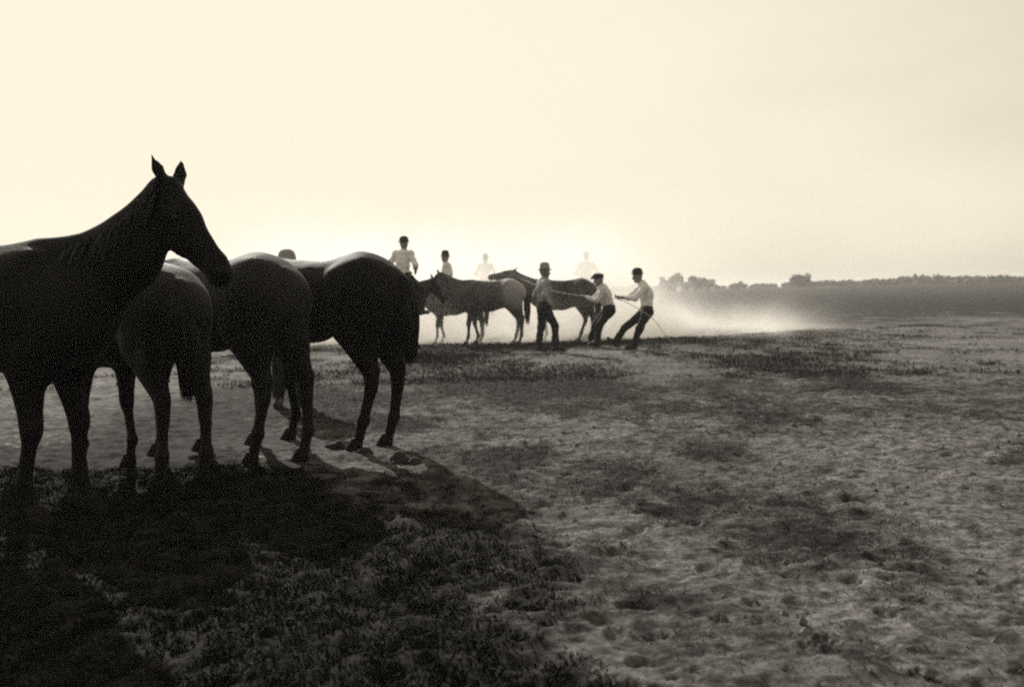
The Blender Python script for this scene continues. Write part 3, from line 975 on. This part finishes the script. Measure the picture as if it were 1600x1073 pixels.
def spline(pts, t):
    i = np.clip(t.astype(int), 0, len(pts) - 2)
    f = (t - i)[:, None]
    p0, p1, p2, p3 = pts[np.maximum(i - 1, 0)], pts[i], pts[i + 1], pts[np.minimum(i + 2, len(pts) - 1)]
    return .5 * (2 * p1 + (p2 - p0) * f + (2 * p0 - 5 * p1 + 4 * p2 - p3) * f ** 2 + (3 * p1 - p0 - 3 * p2 + p3) * f ** 3)


ro = link('rope', tube_mesh('rope', spline(rp, tt), .007, M['rope'], 7))
tag(ro, 'long pale rope hauled by the two leaning men, its end trailing right', 'rope')

# ------------------------------------------------------------------ ground sheet
def build_ground():
    rows = [0.6]
    while rows[-1] < 3200:
        r = rows[-1]
        rows.append(r * (1.0055 if r < 13 else 1.0085 if r < 40 else 1.03) if r > 2.2 else r * 1.06)
    rr = np.array(rows)
    dense = np.linspace(-38, 38, 620)
    coarse = np.linspace(38, 322, 72)[1:-1]
    ang = np.concatenate([dense, coarse]) * np.pi / 180
    na = len(ang)
    A, RR = np.meshgrid(ang, rr)
    x, y = (RR * np.sin(A)).ravel(), (RR * np.cos(A)).ravel()
    z = height(x, y)
    tf = turf_shade_mask(x, y)
    order = np.argsort(y)
    ys = y[order]
    prs = np.random.default_rng(21)
    for k in range(380):                                      # hoof prints: pressed crescents with a pushed-up rim
        py_ = 2.6 + 11 * prs.random() ** 1.3
        px_ = prs.uniform(-.55, .55) * py_ * 1.1 + .25
        rad, dep, a = .045 + .02 * prs.random(), .006 + .014 * prs.random(), prs.random() * 6.28
        sl = order[np.searchsorted(ys, py_ - .14):np.searchsorted(ys, py_ + .14)]
        dx, dy = x[sl] - px_, y[sl] - py_
        near = np.abs(dx) < .14
        sl, dx, dy = sl[near], dx[near], dy[near]
        d = np.hypot(dx * math.cos(a) + dy * math.sin(a), 1.2 * (dy * math.cos(a) - dx * math.sin(a))) / rad
        z[sl] += -dep * sstep(1.0, .7, d) + .4 * dep * np.exp(-((d - 1.15) / .2) ** 2)
    i = np.arange(len(rr) - 1)[:, None] * na
    j = np.arange(na)[None]
    q = np.stack([i + j, i + (j + 1) % na, i + na + (j + 1) % na, i + na + j], -1).reshape(-1, 4)[:, ::-1]
    me = mesh_np('ground', np.stack([x, y, z], 1), q, M['ground'])
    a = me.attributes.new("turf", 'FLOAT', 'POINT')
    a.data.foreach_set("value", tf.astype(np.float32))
    # close the middle, under the camera
    import bmesh
    bm = bmesh.new(); bm.from_mesh(me)
    bm.verts.ensure_lookup_table()
    bm.faces.new([bm.verts[k] for k in range(na)][::-1])
    bm.normal_update()
    bm.to_mesh(me); bm.free()
    o = link('ground', me)
    o['kind'] = 'structure'
    return o


build_ground()


# ------------------------------------------------------------------ grass and weeds
def blades(name, x, y, hgt, wid, mat, lean=.5, leafy=False):
    n = len(x)
    z = height(x, y)
    a = rng.random(n) * 2 * np.pi
    side = np.stack([np.cos(a), np.sin(a), np.zeros(n)], 1) * wid[:, None]
    la = rng.random(n) * 2 * np.pi
    ln = (rng.random(n) * lean * hgt)
    tip = np.stack([np.cos(la) * ln, np.sin(la) * ln, hgt], 1)
    b = np.stack([x, y, z - .008], 1)
    if leafy:
        v = np.stack([b, b + tip * .55 + side, b + tip, b + tip * .55 - side], 1).reshape(-1, 3)
    else:
        v = np.stack([b - side, b + side, b + tip * .6 + side * .7, b + tip], 1).reshape(-1, 3)
    q = np.arange(n * 4).reshape(-1, 4)
    return link(name, mesh_np(name, v, q, mat, False))


def scatter(n, x0, x1, y0, y1, thr, pw=1.0, feather=.35):
    x = rng.uniform(x0, x1, n)
    y = y0 + (y1 - y0) * rng.random(n) ** pw
    t = turf_shade_mask(x, y) + .45 * (fbm(x * 5, y * 5, 3) - .5)
    k = t > thr + feather * rng.random(n)
    return x[k], y[k]


gx, gy = scatter(420000, -6.5, 7.5, 1.6, 13, .36, 1.3)
hgt = (.010 + .022 * rng.random(len(gx)) ** 2)
kk = gx > -.9 + (6.4 - gy) * .42 + .2 * rng.normal(size=len(gx))
gx, gy, hgt = gx[kk], gy[kk], hgt[kk]
go = blades('short_grass', gx, gy, hgt, .0018 + .0022 * rng.random(len(gx)), M['grass'], 1.5)
tag(go, 'short dark grass scattered over the trodden pale soil', 'grass', kind='stuff')
gx, gy = scatter(150000, -12, 14, 12, 27, .38)
hgt = .025 + .05 * rng.random(len(gx))
go = blades('bank_grass', gx, gy, hgt, .006 + .006 * rng.random(len(gx)), M['grass'], 1.0)
tag(go, 'dark grass on the low bank and field around the men', 'grass', kind='stuff')
# dry stubble over the whole near field
n_ = 300000
sx = rng.uniform(-7, 8, n_); sy = 1.6 + 14 * rng.random(n_) ** 1.4
kk = fbm(sx * 2.4 + 8, sy * 2.4, 4, .6) + .25 * rng.random(n_) - .5 * (sx < -1.0 + (6.4 - sy) * .42) > .58
sx, sy = sx[kk], sy[kk]
M['stubble'] = simple_mat('stubble', 0.05, 0.22, 1.6, 0.9)
tag(blades('dry_stubble', sx, sy, .008 + .02 * rng.random(len(sx)) ** 2, .002 + .003 * rng.random(len(sx)), M['stubble'], 2.2),
    'dry trodden stubble scattered over the field', 'stubble', kind='stuff')
# broad-leaved weeds, near left
wx, wy = scatter(36000, -4.2, 1.4, 1.6, 6.4, .45, 1.0, .45)
kk = wx < -1.0 + (6.4 - wy) * .42 + .25 * rng.normal(size=len(wx))
wx, wy = wx[kk], wy[kk]
k = 18
cx = np.repeat(wx, k) + rng.normal(size=len(wx) * k) * .026
cy = np.repeat(wy, k) + rng.normal(size=len(wx) * k) * .026
hh = np.repeat(.006 + .026 * rng.random(len(wx)) ** 3, k) * (.5 + rng.random(len(cx)))
wo_ = blades('low_weeds', cx, cy, hh, .0022 + .0036 * rng.random(len(cx)) ** 2, M['weed'], 2.0, True)
tag(wo_, 'low leafy weeds in the dark left foreground', 'weeds', kind='stuff')
# lumps of soil kicked up
nl = 1500
lx, ly = rng.uniform(-5, 6, nl), 2.3 + 10 * rng.random(nl) ** 1.5
kk = lx > -.7 + (6.4 - ly) * .42
lx, ly = lx[kk], ly[kk]
nl = len(lx)
lz = height(lx, ly)
ico = np.array([(0, 0, 1), (.9, 0, .2), (.28, .85, .25), (-.72, .52, .2), (-.72, -.52, .25), (.28, -.85, .2), (0, 0, -.6)])
tri = np.array([(0, 1, 2), (0, 2, 3), (0, 3, 4), (0, 4, 5), (0, 5, 1), (6, 2, 1), (6, 3, 2), (6, 4, 3), (6, 5, 4), (6, 1, 5)])
sc = (.006 + .022 * rng.random(nl) ** 3)[:, None, None] * (ico[None] * (.75 + .5 * rng.random((nl, 7, 3))))
vv = (sc + np.stack([lx, ly, lz], 1)[:, None]).reshape(-1, 3)
ff = (tri[None] + 7 * np.arange(nl)[:, None, None]).reshape(-1, 3)
M['soil_lump'] = simple_mat('soil_lump', .06, .20, 3.0, .95)
tag(link('soil_lumps', mesh_np('soil_lumps', vv, ff, M['soil_lump'], False)), 'small lumps of dry soil strewn over the ground', 'soil', kind='stuff')

# stones, clods and a hoof-shadow wedge near the hooves
def rock(name, px, py, sx, sy, sz, mat, label, cat, seed):
    rs = np.random.default_rng(seed)
    g = ground_at(px, py)
    P = [ball(rs.normal(size=3) * np.array([sx, sy, sz]) * .45, min(sx, sy, sz) * (.8 + .5 * rs.random()), k=.012) for _ in range(9)]
    me = blend_mesh(name, P, .006, mat, relax=0)
    o = link(name, me)
    o.location = (g[0], g[1], float(height([g[0]], [g[1]])[0]) + sz * .25)
    tag(o, label, cat)
    return o


rock('clod', 626, 723, .12, .06, .045, M['clod'], 'dark clod of soil lying apart on pale ground right of the hind hooves', 'clod', 3)
rock('clod', 527, 700, .07, .045, .035, M['clod'], 'dark wedge standing in for the shadow left of the forward hind hoof', 'clod', 11)  # solid wedge added in place of the hoof's cast shadow
rock('clod', 570, 708, .07, .05, .03, M['clod'], 'small dark clod of soil between the two hind hooves', 'clod', 12)
rock('stone', 391, 717, .03, .025, .022, M['stone'], 'small pale stone at the edge of the dark shade, left of its twin', 'stone', 5)
rock('stone', 408, 722, .028, .022, .026, M['stone'], 'small pale stone at the edge of the dark shade, right of its twin', 'stone', 6)

# ------------------------------------------------------------------ far tree line, houses
def leaf_cloud(centers, radii, per, size):
    n = len(centers)
    d = rng.normal(size=(n, per, 3))
    d /= np.linalg.norm(d, axis=2)[..., None]
    p = centers[:, None] + d * (rng.random((n, per, 1)) ** .4) * radii[:, None]
    p = p.reshape(-1, 3)
    u = rng.normal(size=p.shape); u /= np.linalg.norm(u, axis=1)[:, None]
    w = np.cross(u, rng.normal(size=p.shape)); w /= np.linalg.norm(w, axis=1)[:, None]
    s = size * (.6 + .8 * rng.random((len(p), 1)))
    v = np.stack([p - u * s, p + w * s * .7, p + u * s, p - w * s * .7], 1).reshape(-1, 3)
    return v, np.arange(len(p) * 4).reshape(-1, 4)


n = 900
ang = R(-46) + R(92) * rng.random(n)
rad = 300 + 130 * rng.random(n)
tx, ty = rad * np.sin(ang), rad * np.cos(ang)
th = (0.7 + 2.0 * fbm(ang * 14 + 5, rad * 0.01, 3)) * (.7 + .5 * rng.random(n))
tz = base_height(tx, ty)
v, q = leaf_cloud(np.stack([tx, ty, tz + th * .5], 1), np.stack([th * 1.5, th * 1.5, th * .55], 1), 60, .8)
tl = link('treeline', mesh_np('treeline', v, q, M['far_leaf'], False))
tag(tl, 'hazy low tree line along the far edge of the field', 'trees', kind='stuff')


def far_tree(px, Y, hgt, wid, label):
    x = ray(px, 450)[0] * Y
    z = h0(x, Y)
    root = empty('tree', (x, Y, z), 0, label, 'tree', 'trees standing out of the far tree line')
    c = np.array([(rng.normal() * wid * .28, rng.normal() * wid * .28, hgt * (.35 + .45 * rng.random())) for _ in range(22)])
    r = np.full((22, 3), wid * .26)
    v, q = leaf_cloud(c, r, 46, .34)
    link('crown', mesh_np('crown', v, q, M['far_leaf'], False), root)
    link('trunk', tube_mesh('trunk', [(0, 0, -.2), (.05, 0, hgt * .3), (0, .1, hgt * .6)], [.3, .22, .08], M['bark']), root)


far_tree(1057, 262, 5.2, 4.8, 'tallest rounded tree of the far line, just right of the men')
far_tree(1044, 270, 4.2, 4.2, 'rounded tree at the left end of the far clump beside the tallest')
far_tree(1086, 262, 4.3, 4.0, 'dark rounded tree left of the white far house')
far_tree(1250, 275, 4.0, 4.5, 'dark low tree in the far line right of the dust')


def far_house(px, Y, w, dpt, wall_h, roof_h, rz, label):
    x = ray(px, 450)[0] * Y
    root = empty('farmhouse', (x, Y, h0(x, Y) - .05), R(rz), label, 'house', 'far farmhouses')
    a, b = w / 2, dpt / 2
    v = [(-a, -b, 0), (a, -b, 0), (a, b, 0), (-a, b, 0), (-a, -b, wall_h), (a, -b, wall_h), (a, b, wall_h), (-a, b, wall_h),
         (-a, 0, wall_h + roof_h), (a, 0, wall_h + roof_h)]
    me = bpy.data.meshes.new('wall')
    me.from_pydata(v, [], [(0, 1, 5, 4), (1, 2, 6, 9, 5), (2, 3, 7, 6), (3, 0, 4, 8, 7), (3, 2, 1, 0)])
    me.materials.append(M['white_boards'])
    link('wall', me, root)
    o = .25
    k = roof_h / b
    rv = []
    for t in (.02, .14):
        rv += [(-a - o, -b - o, wall_h - o * k + t), (a + o, -b - o, wall_h - o * k + t), (a + o, 0, wall_h + roof_h + t), (-a - o, 0, wall_h + roof_h + t),
               (-a - o, b + o, wall_h - o * k + t), (a + o, b + o, wall_h - o * k + t)]
    me = bpy.data.meshes.new('roof')
    me.from_pydata(rv, [], [(0, 3, 2, 1), (3, 4, 5, 2), (6, 7, 8, 9), (9, 8, 11, 10), (0, 1, 7, 6), (4, 10, 11, 5), (0, 6, 9, 3), (3, 9, 10, 4), (1, 2, 8, 7), (2, 5, 11, 8)])
    me.materials.append(M['roof_grey'])
    link('roof', me, root)

    def panel(nm, cx, z0, ww, hh):
        t = .05
        m = bpy.data.meshes.new(nm)
        vs_ = [(cx + sx * ww / 2, -b - t * sy, z) for sy in (-.2, 1) for sx in (-1, 1) for z in (z0, z0 + hh)]
        m.from_pydata(vs_, [], [(4, 6, 7, 5), (0, 1, 3, 2), (0, 4, 5, 1), (2, 3, 7, 6), (1, 5, 7, 3), (0, 2, 6, 4)])
        m.materials.append(M['window_dark'])
        link(nm, m, root)
    panel('door', 0, .05, .9, 2.0)
    for sx in (-1, 1):
        panel('window', sx * w * .3, .95, .8, 1.1)


far_house(1070, 252, 3.6, 3.4, 1.6, .9, 12, 'tiny whitish farmhouse below the tallest far tree')
far_house(1107, 262, 3.4, 3.6, 2.0, 1.1, -14, 'tiny white farmhouse right of the dark far tree')


# ------------------------------------------------------------------ the dust the horses kick up
def build_dust():
    m = bpy.data.materials.new('dust')
    m.use_nodes = True
    n, l = m.node_tree.nodes, m.node_tree.links
    n.clear()
    out = n.new("ShaderNodeOutputMaterial")
    pv = n.new("ShaderNodeVolumePrincipled")
    pv.inputs['Color'].default_value = (0.94, 0.915, 0.875, 1)
    pv.inputs['Anisotropy'].default_value = 0.35
    l.new(pv.outputs[0], out.inputs['Volume'])
    tc = n.new("ShaderNodeTexCoord")
    sep = n.new("ShaderNodeSeparateXYZ")
    l.new(tc.outputs['Object'], sep.inputs[0])

    def mr(src, a, b, c, d):
        x = n.new("ShaderNodeMapRange"); x.interpolation_type = 'SMOOTHSTEP'
        for k, v in zip(('From Min', 'From Max', 'To Min', 'To Max'), (a, b, c, d)):
            x.inputs[k].default_value = v
        l.new(src, x.inputs['Value'])
        return x.outputs[0]

    def op(o, a, b):
        x = n.new("ShaderNodeMath"); x.operation = o
        for i, s in enumerate((a, b)):
            if s is None:
                continue
            if isinstance(s, (int, float)):
                x.inputs[i].default_value = s
            else:
                l.new(s, x.inputs[i])
        return x.outputs[0]
    X, Y, Z = sep.outputs
    hgt = mr(X, 2.2, 5.4, 1.50, 0.30)                       # the cloud thins out low to the right
    fz = op('EXPONENT', op('MULTIPLY', op('DIVIDE', Z, hgt), -1.0), None)
    low = op('MULTIPLY', op('EXPONENT', op('MULTIPLY', Z, -3.2), None), 1.3)
    fz = op('ADD', fz, low)
    fx = op('MULTIPLY', mr(X, -9.5, -5.0, 0, 1), mr(X, 3.2, 9.5, 1, 0))
    fy = op('MULTIPLY', mr(Y, 19.9, 22.6, 0, 1), mr(Y, 30, 36, 1, 0))
    top = mr(Z, 1.8, 3.9, 1, 0)
    nz = n.new("ShaderNodeTexNoise")
    nz.inputs['Scale'].default_value = 0.62; nz.inputs['Detail'].default_value = 6; nz.inputs['Distortion'].default_value = 0.6
    l.new(tc.outputs['Object'], nz.inputs['Vector'])
    fn = mr(nz.outputs['Fac'], 0.38, 0.62, 0.04, 2.3)
    d = op('MULTIPLY', op('MULTIPLY', fx, fy), op('MULTIPLY', op('MULTIPLY', fz, fn), top))
    d = op('MULTIPLY', d, 0.40)
    l.new(d, pv.inputs['Density'])
    x0, x1, y0, y1, z0, z1 = -9.6, 11.6, 18.8, 36, -.4, 4.7
    v = [(x, y, z) for x in (x0, x1) for y in (y0, y1) for z in (z0, z1)]
    me = bpy.data.meshes.new('dust_cloud')
    me.from_pydata(v, [], [(0, 1, 3, 2), (4, 6, 7, 5), (0, 4, 5, 1), (2, 3, 7, 6), (1, 5, 7, 3), (0, 2, 6, 4)])
    me.materials.append(m)
    o = link('dust_cloud', me)
    tag(o, 'pale cloud of dust around the milling horses', 'dust', kind='stuff')


build_dust()


# ------------------------------------------------------------------ the hazy air
def build_haze():
    m = bpy.data.materials.new('haze')
    m.use_nodes = True
    n, l = m.node_tree.nodes, m.node_tree.links
    n.clear()
    out = n.new("ShaderNodeOutputMaterial")
    pv = n.new("ShaderNodeVolumePrincipled")
    pv.inputs['Color'].default_value = (0.96, 0.94, 0.91, 1)
    pv.inputs['Anisotropy'].default_value = 0.3
    pv.inputs['Density'].default_value = 0.0008
    l.new(pv.outputs[0], out.inputs['Volume'])
    a = 3300
    v = [(x, y, z) for x in (-a, a) for y in (-a, a) for z in (-4, 14)]
    me = bpy.data.meshes.new('haze')
    me.from_pydata(v, [], [(0, 1, 3, 2), (4, 6, 7, 5), (0, 4, 5, 1), (2, 3, 7, 6), (1, 5, 7, 3), (0, 2, 6, 4)])
    me.materials.append(m)
    tag(link('haze', me), 'pale dusty haze over the whole field', 'haze', kind='stuff')


build_haze()
